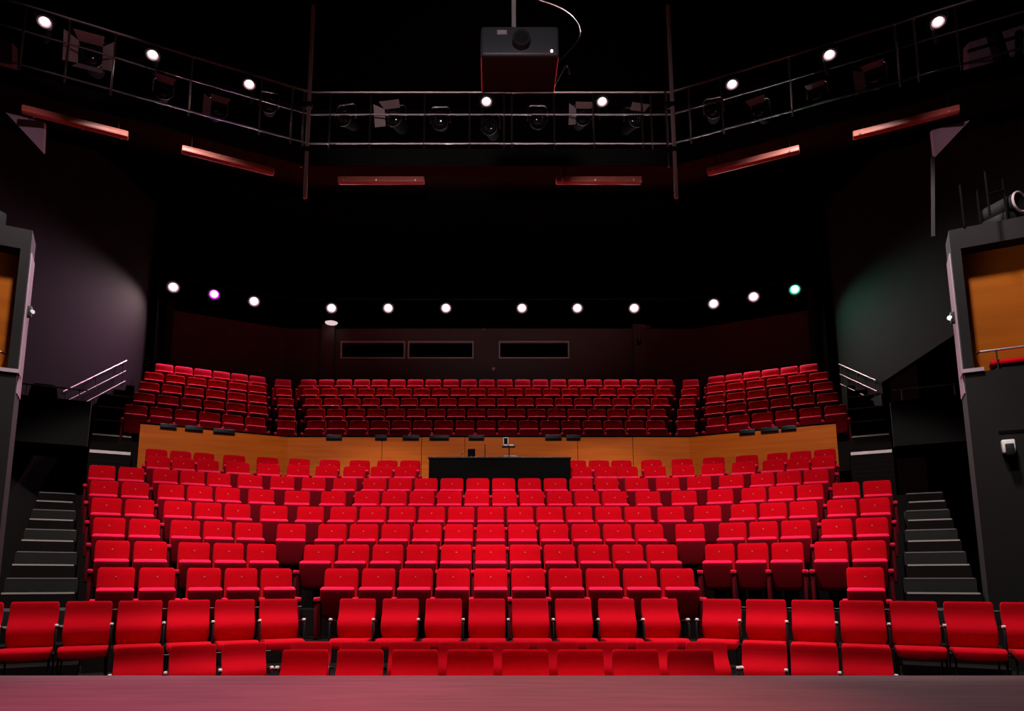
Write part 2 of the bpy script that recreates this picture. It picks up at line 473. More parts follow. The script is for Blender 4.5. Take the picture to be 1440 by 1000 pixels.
def chair_line(x0, x1, y, n): return [((x0+(x1-x0)*(i+.5)/n, y), 0, (x1-x0)/n) for i in range(n)]
def chair_wing(side, x0, y0, n, p): return [(tuple(cwing(side, x0, y0, p*(i+.5))[:2]), -side*R(26), p) for i in range(n)]
rows = [
    (chair_line(-2.115, 2.256, 7.245, 8), 0.02-.02, 'front row by the stage', None),
    (chair_wing(-1, -2.47, 8.15, 3, .52)[::-1] + chair_line(-2.30, 2.70, 8.18, 9) + chair_wing(1, 2.77, 8.13, 3, .50), 0, 'second row from the stage', (3, 12)),
    (chair_wing(-1, -2.41, 9.17, 7, .52)[::-1] + chair_line(-1.97, 2.425, 9.2, 8) + chair_wing(1, 2.65, 9.17, 8, .52), FZ, 'third row below the stepped seats', (7, 15)),
]
for seq, z, rn, brk in rows:
    for i, (p, rz, pt) in enumerate(seq):
        la = (i == 0) or (brk and i in brk)
        place_chair(p, z, rz, 'red chair with black frame, %s from left, %s' % (ordn(i+1), rn), 'loose red chairs', pt, bool(la))

# ------------------------------------------------------------------ side stairs
def wbox(mb, side, s0, s1, n0, n1, z0, z1):
    q = [wing(side, s0, n0), wing(side, s1, n0), wing(side, s1, n1), wing(side, s0, n1)]
    return mb.prism([tuple(v[:2]) for v in q], z0, z1)
for side, nm in ((-1, 'left'), (1, 'right')):
    root = empty('floor_stairs_'+nm, (0, 0, 0)); root['kind'] = 'structure'
    for k in range(3, 10):
        n = (k-3)*ROW - .62
        s0 = min(tier_s(k), 2.96)+.03; z = tier_z(k)+.07
        wbox(MB(), side, s0, 3.58, n-.44, n, 0, z-.20).build('step', 'carpet', root, False)
        wbox(MB(), side, s0, 3.58, n, n+ROW-.44, 0, z).build('step', 'tread' if k > 3 else 'carpet', root, False)
        if k == 3: continue
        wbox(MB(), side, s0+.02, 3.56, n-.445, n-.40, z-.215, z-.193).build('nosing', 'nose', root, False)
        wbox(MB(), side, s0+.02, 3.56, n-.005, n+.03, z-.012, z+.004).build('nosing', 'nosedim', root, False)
    # landing behind
    wbox(MB(), side, 2.0, 3.58, 6*ROW-.62, 7.2, 0, tier_z(9)+.05).build('landing', 'carpet', root, False)
    # upper flight beside the balcony
    up = empty('floor_balcony_stairs_'+nm, (0, 0, 0)); up['kind'] = 'structure'
    ZB = EYE + 2.86
    for j in range(6):
        n = 7.25 + .83*j; z = ZB + .52*j
        wbox(MB(), side, 2.06, 2.92, n, n+.45, z-1.8 if j == 0 else z-.9, z).build('step', 'carpet', up, False)
        if j < 5: wbox(MB(), side, 2.06, 2.92, n+.415, n+.83, z-.6, z+.26).build('step', 'carpet', up, False)
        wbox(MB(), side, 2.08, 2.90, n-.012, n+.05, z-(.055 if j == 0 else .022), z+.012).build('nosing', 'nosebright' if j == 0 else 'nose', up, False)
    for q in range(5):
        wbox(MB(), side, 2.1, 2.9, 7.235, 7.26, ZB-.25-.11*q, ZB-.235-.11*q).build('riser_slat', 'nosedim' if q == 9 else 'tower', up, False)
    # parapet block over the side exit
    struct(wbox(MB(), side, 2.95, 4.4, 7.2, 7.4, EYE+2.93, EYE+3.95), 'wall_parapet_'+nm, 'tower')
    struct(wbox(MB(), side, 2.95, 4.6, 7.45, 8.9, EYE+2.9, EYE+3.02), 'floor_landing_'+nm, 'carpet')
    g = empty('guard_rail', wing(side, 3.0, 7.3, EYE+3.95))
    pts = [wing(side, 3.05, 7.3, EYE+4.22), wing(side, 4.35, 7.3, EYE+4.22)]
    ox = g.location
    MB().tube([p-ox for p in pts], .02).build('rail', 'darksteel', g)
    for s_ in (3.2, 4.2):
        MB().tube([wing(side, s_, 7.3, EYE+3.95)-ox, wing(side, s_, 7.3, EYE+4.22)-ox], .014).build('post', 'darksteel', g)
    tag(g, 'short horizontal guard rail on the dark parapet beside the %s upper stairs' % nm, 'railing')
    # sloping wall handrail, three bars
    h = empty('handrail', (side*9.9, 17.9, EYE+4.3))
    if side == 1: a, b = at(1180, 512, 20.0), at(1232, 535, 18.5)
    else: a, b = at(178, 507, 19.3), at(88, 551, 17.0)
    for j in range(3):
        dz = Vector((0, 0, -.30*j))
        MB().tube([a+dz-h.location, b+dz-h.location], .022 if j == 0 else .016).build('rail', 'steel' if j == 0 and side < 0 else 'darksteel', h)
    for f in (.05, .5, .95):
        p = a.lerp(b, f)
        MB().tube([p-h.location, p+Vector((0, 0, -.72))-h.location], .014).tube([p+Vector((0, 0, -.1))-h.location, p+Vector((side*.12, 0, -.1))-h.location], .012).build('post', 'darksteel', h)
    tag(h, 'sloping three-bar metal handrail on the %s side wall by the balcony steps' % nm, 'handrail')

# ------------------------------------------------------------------ walls
ZT = 13.0
def wallseg(a, b, z0, z1, th=.2):
    a, b = Vector((*a, 0)), Vector((*b, 0)); d = (b-a).normalized(); n = Vector((-d.y, d.x, 0))
    return MB().prism([tuple(a[:2]), tuple(b[:2]), tuple((b+n*th)[:2]), tuple((a+n*th)[:2])], z0, z1)
YB = 23.15; XB = 6.95
WZ0, WZ1 = EYE+7.37, EYE+7.98
wins = [(-5.08, -2.90), (-2.80, -.58), (.28, 2.66)]
bk = MB()
bk.box(-XB, XB, YB, YB+.2, 4.5, WZ0); bk.box(-XB, XB, YB, YB+.2, WZ1, 10.0)
struct(MB().box(-XB, XB, YB-.06, YB+.2, 10.0, ZT), 'wall_upper_back', 'matt')
xs = [-XB] + [v for w in wins for v in w] + [XB]
for i in range(0, len(xs), 2): bk.box(xs[i], xs[i+1], YB, YB+.2, WZ0, WZ1)
struct(bk, 'wall_back', 'wallback')
for i, (x0, x1) in enumerate(wins):
    w = empty('window_%d' % (i+1), ((x0+x1)/2, YB, WZ0)); w['kind'] = 'structure'
    hw, hh = (x1-x0)/2, WZ1-WZ0
    MB().box(-hw, hw, .09, .11, 0, hh).build('pane', 'glass', w, False)
    MB().box(-hw, hw, -.02, .12, -.0, .045).box(-hw, -hw+.04, -.02, .12, .045, hh-.04).box(hw-.04, hw, -.02, .12, .045, hh-.04).box(-hw, hw, -.02, .12, hh-.04, hh).build('window_frame', 'winframe', w, False)
struct(wallseg((-10.05, YB-(10.05-XB)*math.tan(PHI)), (-XB, YB), 4.3, 10.0), 'wall_back_left', 'wallback')
struct(wallseg((XB, YB), (10.05, YB-(10.05-XB)*math.tan(PHI)), 4.3, 10.0), 'wall_back_right', 'wallback')
struct(wallseg((-10.05, YB-(10.05-XB)*math.tan(PHI)), (-XB, YB), 10.0, ZT), 'wall_upper_left_back', 'matt')
struct(wallseg((XB, YB), (10.05, YB-(10.05-XB)*math.tan(PHI)), 10.0, ZT), 'wall_upper_right_back', 'matt')
# side walls; on the right the wall's lower edge slopes over the exit
WX = lambda y: 10.25 + (20.3-y)*.14
struct(MB().prism([(-WX(20.3), 20.3), (-WX(13), 13), (-WX(13)-.2, 13), (-WX(20.3)-.2, 20.3)], 0, ZT), 'wall_left', 'wallgrey')
a, b = at(1236, 538, 18.5), at(1327, 478, 16.2)
zb = b.z + (b.z-a.z)/(16.2-18.5)*(13.0-16.2)
wr = MB().loft([[(WX(y)+o, y, z) for y, z in ((20.3, 0), (18.5, 0), (18.5, a.z), (13.0, zb), (13.0, ZT), (20.3, ZT))] for o in (0, .2)])
struct(wr, 'wall_right', 'wallgrey')
struct(MB().box(12.4, 12.6, 8, 20, 0, ZT), 'wall_outer_right', 'matt')
struct(MB().box(-12.6, -12.4, 6, 20, 0, ZT), 'wall_outer_left', 'matt')
struct(MB().box(-13, 13, 24, 24.2, 0, ZT), 'wall_rear', 'matt')
struct(MB().box(-13, 13, 2, 24.2, ZT, ZT+.2), 'ceiling', 'matt')
for side, nm in ((-1, 'left'), (1, 'right')):
    x = side*10.0
    struct(MB().box(min(x, x+side*.28), max(x, x+side*.28), 20.32, 20.6, 4.3, ZT), 'column_'+nm, 'matt')
    struct(MB().box(min(x, x+side*.12), max(x, x+side*.12), 21.1, 21.4, 4.3, EYE+9.0), 'trim_column_'+nm, 'wallgrey')
struct(MB().box(10.12, 10.36, 17.9, 18.4, EYE+2.9, EYE+4.75), 'column_exit', 'tower')
# pilasters on the back wall
for i, px in enumerate((457, 903)):
    x = (px-690)/1000*23.6
    struct(MB().box(x-.22, x+.22, YB-.12, YB, 4.5, EYE+8.55), 'column_back_%d' % (i+1), 'wallback')

# ------------------------------------------------------------------ side towers with boxes
for side, nm in ((-1, 'left'), (1, 'right')):
    tw = empty('wall_tower_'+nm, (0, 0, 0)); tw['kind'] = 'structure'
    zf, zl, zt = EYE+2.72, EYE+4.47, EYE+4.76
    s0, s1, n0, n1 = 3.60, 8.6, .31, .80
    wbox(MB(), side, s0, s1, n0, n1, 0, zf).build('tower_base', 'tower', tw, False)
    wbox(MB(), side, s0, s0+.115, n0, n1, zf, zl).build('corner_post', 'tower', tw, False)
    wbox(MB(), side, s0, s1, n0, n1, zl, zt).build('lintel', 'tower', tw, False)
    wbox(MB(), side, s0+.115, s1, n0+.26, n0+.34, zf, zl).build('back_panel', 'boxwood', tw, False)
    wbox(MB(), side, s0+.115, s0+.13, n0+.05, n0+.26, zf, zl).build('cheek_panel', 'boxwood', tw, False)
    wbox(MB(), side, s0-.012, s0, n0+.1, n1, zf-.25, zl).build('lit_edge_strip', 'purple', tw, False)  # purple strip paints the lamplight on the tower's side face
    wbox(MB(), side, s0+.45, s1, n0-.006, n0, 0.5, 0.95 if side == 1 else .9).build('plinth_panel', 'tower', tw, False)
    wbox(MB(), side, s0+.3, s1, n0-.006, n0, EYE+1.86, EYE+1.9).build('seam', 'matt', tw, False)
    wbox(MB(), side, s0-.02, s0+.22, n0-.03, n0+.3, zf, zf+.05).build('sill_corner', 'purple', tw, False)
    # rail of the box
    g = empty('box_rail', wing(side, s0+.2, n0+.08, zf))
    o0 = g.location
    MB().tube([wing(side, s0+.16, n0+.25, zf+.30)-o0, wing(side, s0+.2, n0+.02, zf+.27)-o0, wing(side, 6.5, n0+.02, zf+.27)-o0], .018).build('rail', 'steel', g)
    for s_ in (3.98, 4.9, 5.8): MB().tube([wing(side, s_, n0+.02, zf)-o0, wing(side, s_, n0+.02, zf+.27)-o0], .009).build('post', 'darksteel', g)
    tag(g, 'low metal rail along the front of the %s side box' % nm, 'railing')
    # red seats inside
    for j, s_ in enumerate((4.15, 4.72)):
        e = empty('cushioned_stool', wing(side, s_, n0+.15, zf), -side*PHI)
        MB().box(-.24, .24, -.10, .10, .08, .15, .025).build('seat', 'chair', e)
        MB().box(-.2, .2, -.07, .07, 0, .08, .01).build('base', 'black', e)
        tag(e, 'low red cushioned seat inside the %s side box, %s from its corner post' % (nm, ORD[j+1]), 'stool')
# small fittings on the tower fronts
def fitting(side, s_, z, label, black=True):
    e = empty('wall_speaker', wing(side, s_, .31-.0, z), -side*PHI)
    MB().box(-.07, .07, -.09, 0, -.02, .15, .012).build('bracket', 'white', e)
    MB().box(-.04, .05, -.14, -.05, -.06, .09, .01).build('grille', 'black', e)
    tag(e, label, 'wall fitting')
fitting(1, 3.98, EYE+1.62, 'small white and black bracket fitting on the dark tower below the right side box')
fitting(-1, 3.92, EYE+1.68, 'small white fitting on the dark tower at the picture edge below the left side box')
for side, p, lab, em in ((-1, (46, 455), 'tiny white lamp on the edge of the left side tower', 'white'), (1, (1329, 463), 'tiny bluish lamp glinting on the edge of the right side tower', 'ledwhite')):
    e = empty('marker_lamp', wing(side, 3.57, .6, at(p[0], p[1], 9.9).z), -side*PHI)
    MB().box(-.03, .03, -.05, .03, -.08, .08, .01).build('casing', 'black', e)
    MB().cyl((-side*.03, -.02, 0), (-side*.045, -.04, .0), .035, .03, 10).build('bulb', em, e)
    tag(e, lab, 'lamp')

# ------------------------------------------------------------------ lamps
def spot_fixture(name, p, rz, tilt, lit, hoop=False, flaps=0, scale=1.0, stem=None):
    """a theatre lantern hanging in a yoke; front towards -y"""
    e = empty(name, p, rz)
    mxt = Matrix.Rotation(tilt, 4, 'X')
    def T(o):
        for v in o.data.vertices: v.co = mxt @ (v.co*scale)
        return o
    T(MB().cyl((0, .30, 0), (0, .05, 0), .085, .10, 16).cyl((0, .05, 0), (0, -.14, 0), .10, .115, 16).build('body', 'matt', e))
    T(MB().tube([(.115*math.cos(a), -.14, .115*math.sin(a)) for a in [2*math.pi*i/16 for i in range(16)]], .012, 6, True).build('lens_ring', 'black', e))
    ln = MB().loft([[(.095*math.cos(a), -.138, .095*math.sin(a)) for a in [2*math.pi*i/16 for i in range(16)]], [(.07*math.cos(a), -.155, .07*math.sin(a)) for a in [2*math.pi*i/16 for i in range(16)]],
                    [(.03*math.cos(a), -.162, .03*math.sin(a)) for a in [2*math.pi*i/16 for i in range(16)]]])
    T(ln.build('lens', 'lens' if not lit else {'lamp': 'halo', 'lampcat': 'halo', 'magenta': 'halomagenta', 'teal': 'haloteal'}[lit], e))
    if lit: T(MB().cyl((0, -.145, 0), (0, -.172, 0), .066, .06, 18).build('bulb', lit, e))
    yk = [(-.14, 0, 0), (-.14, 0, .19), (-.10, 0, .235), (.10, 0, .235), (.14, 0, .19), (.14, 0, 0)]
    T0 = MB().tube([(x*scale, y, z*scale) for x, y, z in yk], .012).build('yoke', 'steel' if hoop else 'black', e)
    MB().tube([(0, 0, .235*scale), (0, 0, .30*scale if stem is None else .235*scale + stem)], .02).build('clamp', 'black', e)
    fl = {1: [('t',)], 2: [('t',), ('l',)], 4: [('t',), ('l',), ('r',), ('b',)]}.get(flaps, [])
    for (f,) in fl:
        if f == 't': q = ((-.11, -.15, .11), (.11, -.15, .11), (.14, -.30, .16), (-.14, -.30, .16))
        if f == 'b': q = ((-.11, -.15, -.11), (.11, -.15, -.11), (.14, -.30, -.20), (-.14, -.30, -.20))
        if f == 'l': q = ((-.11, -.15, -.11), (-.11, -.15, .11), (-.23, -.26, .15), (-.23, -.26, -.15))
        if f == 'r': q = ((.11, -.15, -.11), (.11, -.15, .11), (.23, -.26, .15), (.23, -.26, -.15))
        T(MB().quadprism(*q, (0, .006, .004)).build('barn_door', 'flap', e, False))
    return e

# catwalk in three straight runs
KY, KX = 11.3, 3.15
KZ = EYE + 7.33; KR = 1.12
KPHI = R(27); KS, KC = math.sin(KPHI), math.cos(KPHI)
def kw(side, s, n=0, z=0): return Vector((side*(KX + s*KC + n*KS), KY - s*KS + n*KC, z))
def kpx(side, px, z):
    """s along the run at which a post stands"""
    return min((abs(690 + 1000*kw(side, q*.01).x/(kw(side, q*.01).y*cth + (z-EYE)*sth) - px), q*.01) for q in range(0, 700))[1]
cw = empty('lighting_catwalk', (0, KY, KZ)); o0 = Vector(cw.location)
tk = math.tan(KPHI/2)
def kpoly(n0, n1, s_end=7.0):
    P = lambda n: [tuple((kw(-1, s_end, n)-o0)[:2]), (-(KX+n*tk), n), (KX+n*tk, n), tuple((kw(1, s_end, n)-o0)[:2])]
    return P(n0) + P(n1)[::-1]
MB().prism(kpoly(0.0, 1.1), -.10, -.02).build('deck', 'black', cw, False)
MB().prism(kpoly(-.03, .0), -.30, .02).build('edge_beam', 'tower', cw, False)
MB().prism(kpoly(1.1, 1.13), -.30, .02).build('rear_edge_beam', 'matt', cw, False)
for zz, rr in ((KR, .022), (KR*.62, .015), (.14, .015)):
    P = [kw(-1, 6.9), Vector((-KX, KY, 0)), Vector((KX, KY, 0)), kw(1, 6.9)]
    MB().tube([Vector((p.x, p.y, KZ+zz))-o0 for p in P], rr).build('rail', 'darksteel' if zz < 1 else 'steel', cw)
P = [kw(-1, 6.9, .44), Vector((-KX-.44*tk, KY+.44, 0)), Vector((KX+.44*tk, KY+.44, 0)), kw(1, 6.9, .44)]
MB().tube([Vector((p.x, p.y, KZ+KR-.02))-o0 for p in P], .02).build('lamp_pipe', 'matt', cw)
posts = [Vector(((px-690)/1000*12.3, KY, 0)) for px in (462, 519, 596, 660, 709, 720, 780, 836, 905, 918)]
for side, pxs in ((-1, (410, 366, 268, 160, 95, 32)), (1, (970, 1016, 1112, 1262, 1288, 1347))):
    for px in pxs: posts.append(kw(side, kpx(side, px, KZ+.6)))
for p in posts:
    q = Vector((p.x, p.y, KZ))-o0
    MB().tube([q, q+Vector((0, 0, KR))], .016).build('post', 'steel', cw)
for px in (505, 640, 770, 870):
    x = (px-690)/1000*12.3
    MB().box(x-.30, x+.30, -.05, -.03, -.24, -.10).build('beam_plate', 'frame' if px == 99 else 'tower', cw, False)
tag(cw, 'dark lighting catwalk with tubular railings hanging across the hall', 'catwalk')
# hanging tubes at the corners
for side, lab in ((-1, 'left'), (1, 'right')):
    e = empty('hanging_tube', (side*3.16, KY-.08, EYE+6.4))
    MB().tube([(0, 0, 0), (0, 0, 3.7)], .035, 10).build('tube', 'pole', e)
    MB().tube([(-.10, .04, .6), (-.10, .04, 2.05)], .02, 8).build('side_tube', 'steel', e)
    for z in (.9, 1.75): MB().box(-.12, .05, -.05, .06, z-.04, z+.04, .01).build('clamp', 'black', e)
    tag(e, 'tall vertical metal tube at the %s corner of the catwalk' % lab, 'tube')
# battens below
def batten(a, b, label):
    m = (a+b)/2; e = empty('batten_light', m, math.atan2(b.y-a.y, b.x-a.x)); h = (b-a).length/2
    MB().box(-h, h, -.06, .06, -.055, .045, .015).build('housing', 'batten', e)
    for x in (-h*.8, h*.8): MB().tube([(x, .02, .045), (x, .02, .30)], .01).build('hanger', 'black', e)
    for x in (-h*.86, -h*.1, h*.8): MB().cyl((x, -.062, -.03), (x, -.085, -.04), .018, .012, 8).build('clip', 'glint', e)
    tag(e, label, 'light batten', 'batten lights under the catwalk')
bz = EYE+6.78
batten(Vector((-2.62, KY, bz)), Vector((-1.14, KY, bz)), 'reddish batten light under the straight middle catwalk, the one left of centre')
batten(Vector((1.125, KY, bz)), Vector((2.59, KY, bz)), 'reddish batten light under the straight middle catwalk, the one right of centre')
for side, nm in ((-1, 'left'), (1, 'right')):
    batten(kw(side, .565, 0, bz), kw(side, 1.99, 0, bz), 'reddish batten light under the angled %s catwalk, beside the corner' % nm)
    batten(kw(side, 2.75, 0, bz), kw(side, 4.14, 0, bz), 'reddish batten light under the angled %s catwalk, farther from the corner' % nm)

def kat(px, py, n=-.05):
    """point in the plane of the catwalk's railing"""
    if 425 <= px <= 955: return at(px, py, KY+n), 0
    side = -1 if px < 425 else 1
    s = 0
    for _ in range(40):
        q = kw(side, s, n); p = at(px, py, q.y); s += (side*(p.x-q.x))*.8
    return at(px, py, kw(side, s, n).y), -side*KPHI
lit = [((62, 39), 'beside the far left railing post'), ((214, 85), 'between the upper and middle rails of the left catwalk'), ((350, 126), 'near the left corner'),
       ((684, 150), 'on the middle catwalk, left of the two lit'), ((847, 150), 'on the middle catwalk, right of the two lit'),
       ((1030, 126), 'near the right corner'), ((1167, 85), 'between the upper and middle rails of the right catwalk'), ((1320, 39), 'beside the far right railing post')]
for (px, py), l in lit:
    p, rz = kat(px, py, .06)
    rz2 = math.atan2(p.x, p.y)*-1
    e = spot_fixture('spotlight', p, rz2, R(0), 'lampcat', scale=.95)
    tag(e, 'lit white spotlight on the catwalk, '+l, 'spotlight', 'lit catwalk spotlights')
    ld = bpy.data.lights.new('catwalk_beam', 'SPOT'); ld.energy = 55; ld.spot_size = R(60); ld.spot_blend = .8; ld.shadow_soft_size = .08; ld.color = (1, .58, .66)
    lo = bpy.data.objects.new('catwalk_beam', ld); COL.objects.link(lo)
    d = (Vector((p.x*.35, 3.0, STZ))-p).normalized()
    lo.location = p + d*.35; lo.rotation_euler = d.to_track_quat('-Z', 'Y').to_euler()
unlit = [(130, 85, 4, 1.5, 'large unlit lantern with four open barn doors on the left catwalk'), (229, 132, 1, 1.1, 'unlit lantern with one raised pale flap on the left catwalk'),
         (306, 158, 2, 1.1, 'unlit lantern with tilted flaps below the lit lamp near the left corner'), (378, 150, 0, 1.2, 'dark lantern beside the left corner posts of the catwalk'),
         (487, 168, 0, 1.3, 'dark lantern under a tubular hoop, first from the left on the middle catwalk'), (557, 170, 2, 1.3, 'dark lantern with flaps, second from the left on the middle catwalk'),
         (619, 172, 0, 1.3, 'dark lantern under a hoop, third from the left on the middle catwalk'), (690, 182, 0, 1.2, 'dark lantern below the left lit spotlight of the middle catwalk'),
         (756, 170, 0, 1.3, 'dark lantern under a hoop, just right of the projector on the middle catwalk'), (818, 168, 2, 1.2, 'unlit lantern with pale flaps left of the right lit middle spotlight'),
         (890, 172, 1, 1.2, 'unlit lantern with one pale flap at the right end of the middle catwalk'), (1004, 158, 0, 1.2, 'dark lantern beside the right corner posts of the catwalk'),
         (1070, 160, 1, 1.1, 'unlit lantern with one pale flap near the right corner of the catwalk'), (1150, 136, 1, 1.1, 'unlit lantern with one pale flap below the rails of the right catwalk'),
         (1231, 112, 2, 1.2, 'unlit round lantern with flaps on the right catwalk, beyond the lit one')]
for px, py, fl, sc, l in unlit:
    p, rz = kat(px, py, .44)
    e = spot_fixture('stage_lantern', p, rz + R(random.uniform(-12, 12)), R(random.uniform(14, 30)), None, hoop=True, flaps=fl, scale=sc, stem=max(.05, KZ+KR-.02-p.z-.235*sc))
    tag(e, l, 'lantern', 'unlit catwalk lanterns')

# lamp bar above the balcony
LY, LX, LZ = 22.45, 6.55, EYE+8.79
LK = 1.0743
def lw(side, s): return Vector((side*(LX+s*LK*CP), LY-s*LK*SP, LZ))
br = empty('lamp_bar', (0, LY, LZ+.38))
P = [lw(-1, 4.0), Vector((-LX, LY, LZ)), Vector((LX, LY, LZ)), lw(1, 3.7)]
MB().tube([p+Vector((0, .05, .42))-Vector((0, LY, LZ+.38)) for p in P], .03).build('bar', 'black', br)
for x in (-5.5, -1.9, 1.9, 5.5):
    MB().tube([(x, .05, .04), (x, .05, ZT-LZ-.38)], .012).build('hanger', 'black', br)
tag(br, 'black suspended bar carrying the row of lit lamps above the balcony', 'lighting bar')
bar = [(lw(-1, 3.39), 'lamp', 'leftmost', -1), (lw(-1, 2.29), 'magenta', '', -1), (lw(-1, 1.16), 'lamp', 'just right of the magenta lamp', -1)]
for x, l in ((-4.91, 'fourth from the left'), (-3.16, 'fifth from the left'), (-1.38, 'sixth from the left'), (.965, 'seventh from the left'), (2.675, 'eighth from the left'), (4.43, 'ninth from the left')):
    bar.append((Vector((x*LK, LY, LZ)), 'lamp', l, 0))
bar += [(lw(1, .76), 'lamp', 'tenth from the left', 1), (lw(1, 1.91), 'lamp', 'just left of the teal lamp', 1), (lw(1, 3.04), 'teal', '', 1)]
for p, m, l, side in bar:
    rz = -math.atan2(p.x, p.y)
    e = spot_fixture('bar_spotlight', p, rz, R(0), m, scale=1.68)
    if m == 'lamp': lab = 'lit white lamp on the bar above the balcony, ' + l
    else: lab = 'lit %s lamp on the bar above the balcony' % ('magenta purple' if m == 'magenta' else 'teal green')
    tag(e, lab, 'lamp', 'lit lamps above the balcony')
    ld = bpy.data.lights.new('bar_beam', 'SPOT'); ld.spot_size = R(112); ld.spot_blend = 1.0; ld.shadow_soft_size = .12
    ld.energy = 440 if m == 'teal' else 850; ld.color = {'lamp': (1, .72, .78), 'magenta': (1, .25, .9), 'teal': (.3, 1, .7)}[m]
    lo = bpy.data.objects.new('bar_beam', ld); COL.objects.link(lo)
    d = (Vector((p.x*.9, p.y-8, p.z-8.0))-p).normalized()
    lo.location = p + Vector((-p.x*.014, -.31, -.02)); lo.rotation_euler = d.to_track_quat('-Z', 'Y').to_euler()

# round plate lamp and bracket on the pilasters
e = empty('wall_lamp', at(466, 455, YB-.45))
MB().loft([[(.19*math.cos(a), .19*math.sin(a), 0) for a in [2*math.pi*i/20 for i in range(20)]], [(.21*math.cos(a), .21*math.sin(a), .03) for a in [2*math.pi*i/20 for i in range(20)]],
           [(.08*math.cos(a), .08*math.sin(a), .08) for a in [2*math.pi*i/20 for i in range(20)]]]).build('dish', 'dish', e)
MB().tube([(0, 0, .06), (0, .2, .10), (0, .35, .08)], .02).build('arm', 'black', e)
tag(e, 'round white dish lamp on the left back wall pilaster under a lit lamp', 'wall lamp')
e = empty('wall_bracket', at(899, 459, YB-.32))
MB().tube([(-.02, 0, -.55), (-.02, 0, -.05), (.02, 0, 0), (.40, .05, .0)], .022).build('arm', 'frame', e)
MB().box(-.06, .06, .0, .2, -.6, -.4, .01).build('mount', 'black', e)
tag(e, 'bent grey pipe bracket on the right back wall pilaster', 'bracket')
for px, py, m, lab in ((694, 519, 'white', 'tiny white socket low on the back wall below the booth windows'), (680, 463, 'frame', 'tiny grey fitting on the back wall between the booth windows')):
    e = empty('wall_socket', at(px, py, YB-.0))
    MB().box(-.05, .05, -.03, 0, -.05, .05, .01).build('plate', m, e)
    MB().cyl((0, -.03, 0), (0, -.042, 0), .025, .022, 10).build('knob', m, e)
    tag(e, lab, 'wall fitting')

# ------------------------------------------------------------------ projector
pp = at(731, 57, 6.6)
pj = empty('projector', pp)
hw = .405
b = MB().box(-hw, hw, 0, .55, -.165, .175, .03, 3)
for q in range(8): b.box(-hw-.004, -hw+.01, .08+q*.05, .105+q*.05, -.09, .09)
b.build('case', 'proj', pj)
MB().box(-hw+.004, hw-.004, .02, .56, -.18, -.160, .004).build('shaded_underside', 'undershade', pj)  # thin dark slab that paints the shaded underside of the case
for x in (-hw+.006, hw-.006): MB().tube([(x, .02, -.178), (x, .56, -.178)], .007).build('tray_rail', 'steel', pj)
MB().cyl((.015, .05, -.02), (.015, -.07, -.02), .10, .092, 24).build('lens_barrel', 'black', pj)
MB().cyl((.015, -.06, -.02), (.015, -.078, -.02), .075, .06, 24).build('lens', 'lens', pj)
MB().box(-.235, -.135, -.004, .004, .07, .12).build('name_plate', 'frame', pj, False)
MB().cyl((.33, .002, -.125), (.33, -.012, -.125), .014, .012, 10).build('indicator_light', 'led', pj)
for x in (-.33, .33): MB().cyl((x, .12, .175), (x, .12, .20), .03, .03, 12).build('foot', 'proj', pj)
MB().tube([(-.05, .3, .17), (-.05, .3, 2.2)], .026, 10).build('mounting_pole', 'frame', pj)
tag(pj, 'grey ceiling projector with round lens hanging on a pole above the catwalk', 'projector')
def cable(name, pts, r, m, label):
    o = empty(name, pts[0]); q0 = Vector(pts[0])
    pts = [Vector(p) for p in pts]; out = []
    for i in range(len(pts)-1):
        p0 = pts[max(i-1, 0)]; p1 = pts[i]; p2 = pts[i+1]; p3 = pts[min(i+2, len(pts)-1)]
        for t_ in [k/8 for k in range(8)]:
            out.append(.5*((2*p1)+(p2-p0)*t_+(2*p0-5*p1+4*p2-p3)*t_*t_+(3*p1-p0-3*p2+p3)*t_**3))
    out.append(pts[-1])
    mb = MB().tube([p-q0 for p in out], r, 6); ob = mb.build('cable_run', m, o)
    tag(o, label, 'cable')
cable('power_cable', [at(752, -2, 6.9), at(792, 13, 6.9), at(814, 35, 6.95), at(812, 58, 7.0), pp+Vector((.40, .35, .0))], .008, 'darksteel', 'thin dark cable looping down to the right side of the projector')
cable('signal_cable', [pp+Vector((.40, .48, -.15)), at(796, 92, 7.3), at(801, 104, 7.3)], .012, 'darksteel', 'short curled cable end dangling beside the projector right corner')

# ------------------------------------------------------------------ control desk
dz = tier_z(9)
DX = .2
dk = empty('control_desk', (DX, 15.55, dz))
top = at(700, 642, 15.5).z - dz
MB().box(-1.57, 1.57, 0, .03, 0, top-.04, .004).build('front_board', 'matt', dk)
MB().box(-1.59, 1.59, -.03, .82, top-.04, top, .008).build('desk_top', 'black', dk)
for x in (-1.56, 1.53): MB().box(x, x+.03, .03, .78, 0, top-.04, .004).build('side_board', 'black', dk)
tag(dk, 'long black control desk between the last stalls seats before the wood panelling', 'desk')
tz = dz+top
def on(px, Y=15.85): return Vector(((px-690)/1000*(Y*cth+(tz-EYE)*sth), Y, tz))
e = empty('monitor', on(663)); MB().box(-.085, .085, -.015, .015, .05, .235, .008).build('screen', 'matt', e); MB().cyl((0, 0, 0), (0, 0, .07), .02, .02, 10).box(-.06, .06, -.05, .05, 0, .012).build('stand', 'frame', e)
tag(e, 'small black monitor standing at the left of the control desk', 'monitor')
e = empty('desk_microphone', on(650)); MB().cyl((0, 0, 0), (0, 0, .02), .04, .03, 12).build('base', 'black', e); MB().tube([(0, 0, .02), (-.02, 0, .1), (.02, -.02, .15)], .008).build('gooseneck', 'darksteel', e)
MB().cyl((.02, -.02, .15), (.035, -.03, .185), .015, .012, 8).build('head', 'frame', e)
tag(e, 'tiny gooseneck microphone left of the black monitor on the desk', 'microphone')
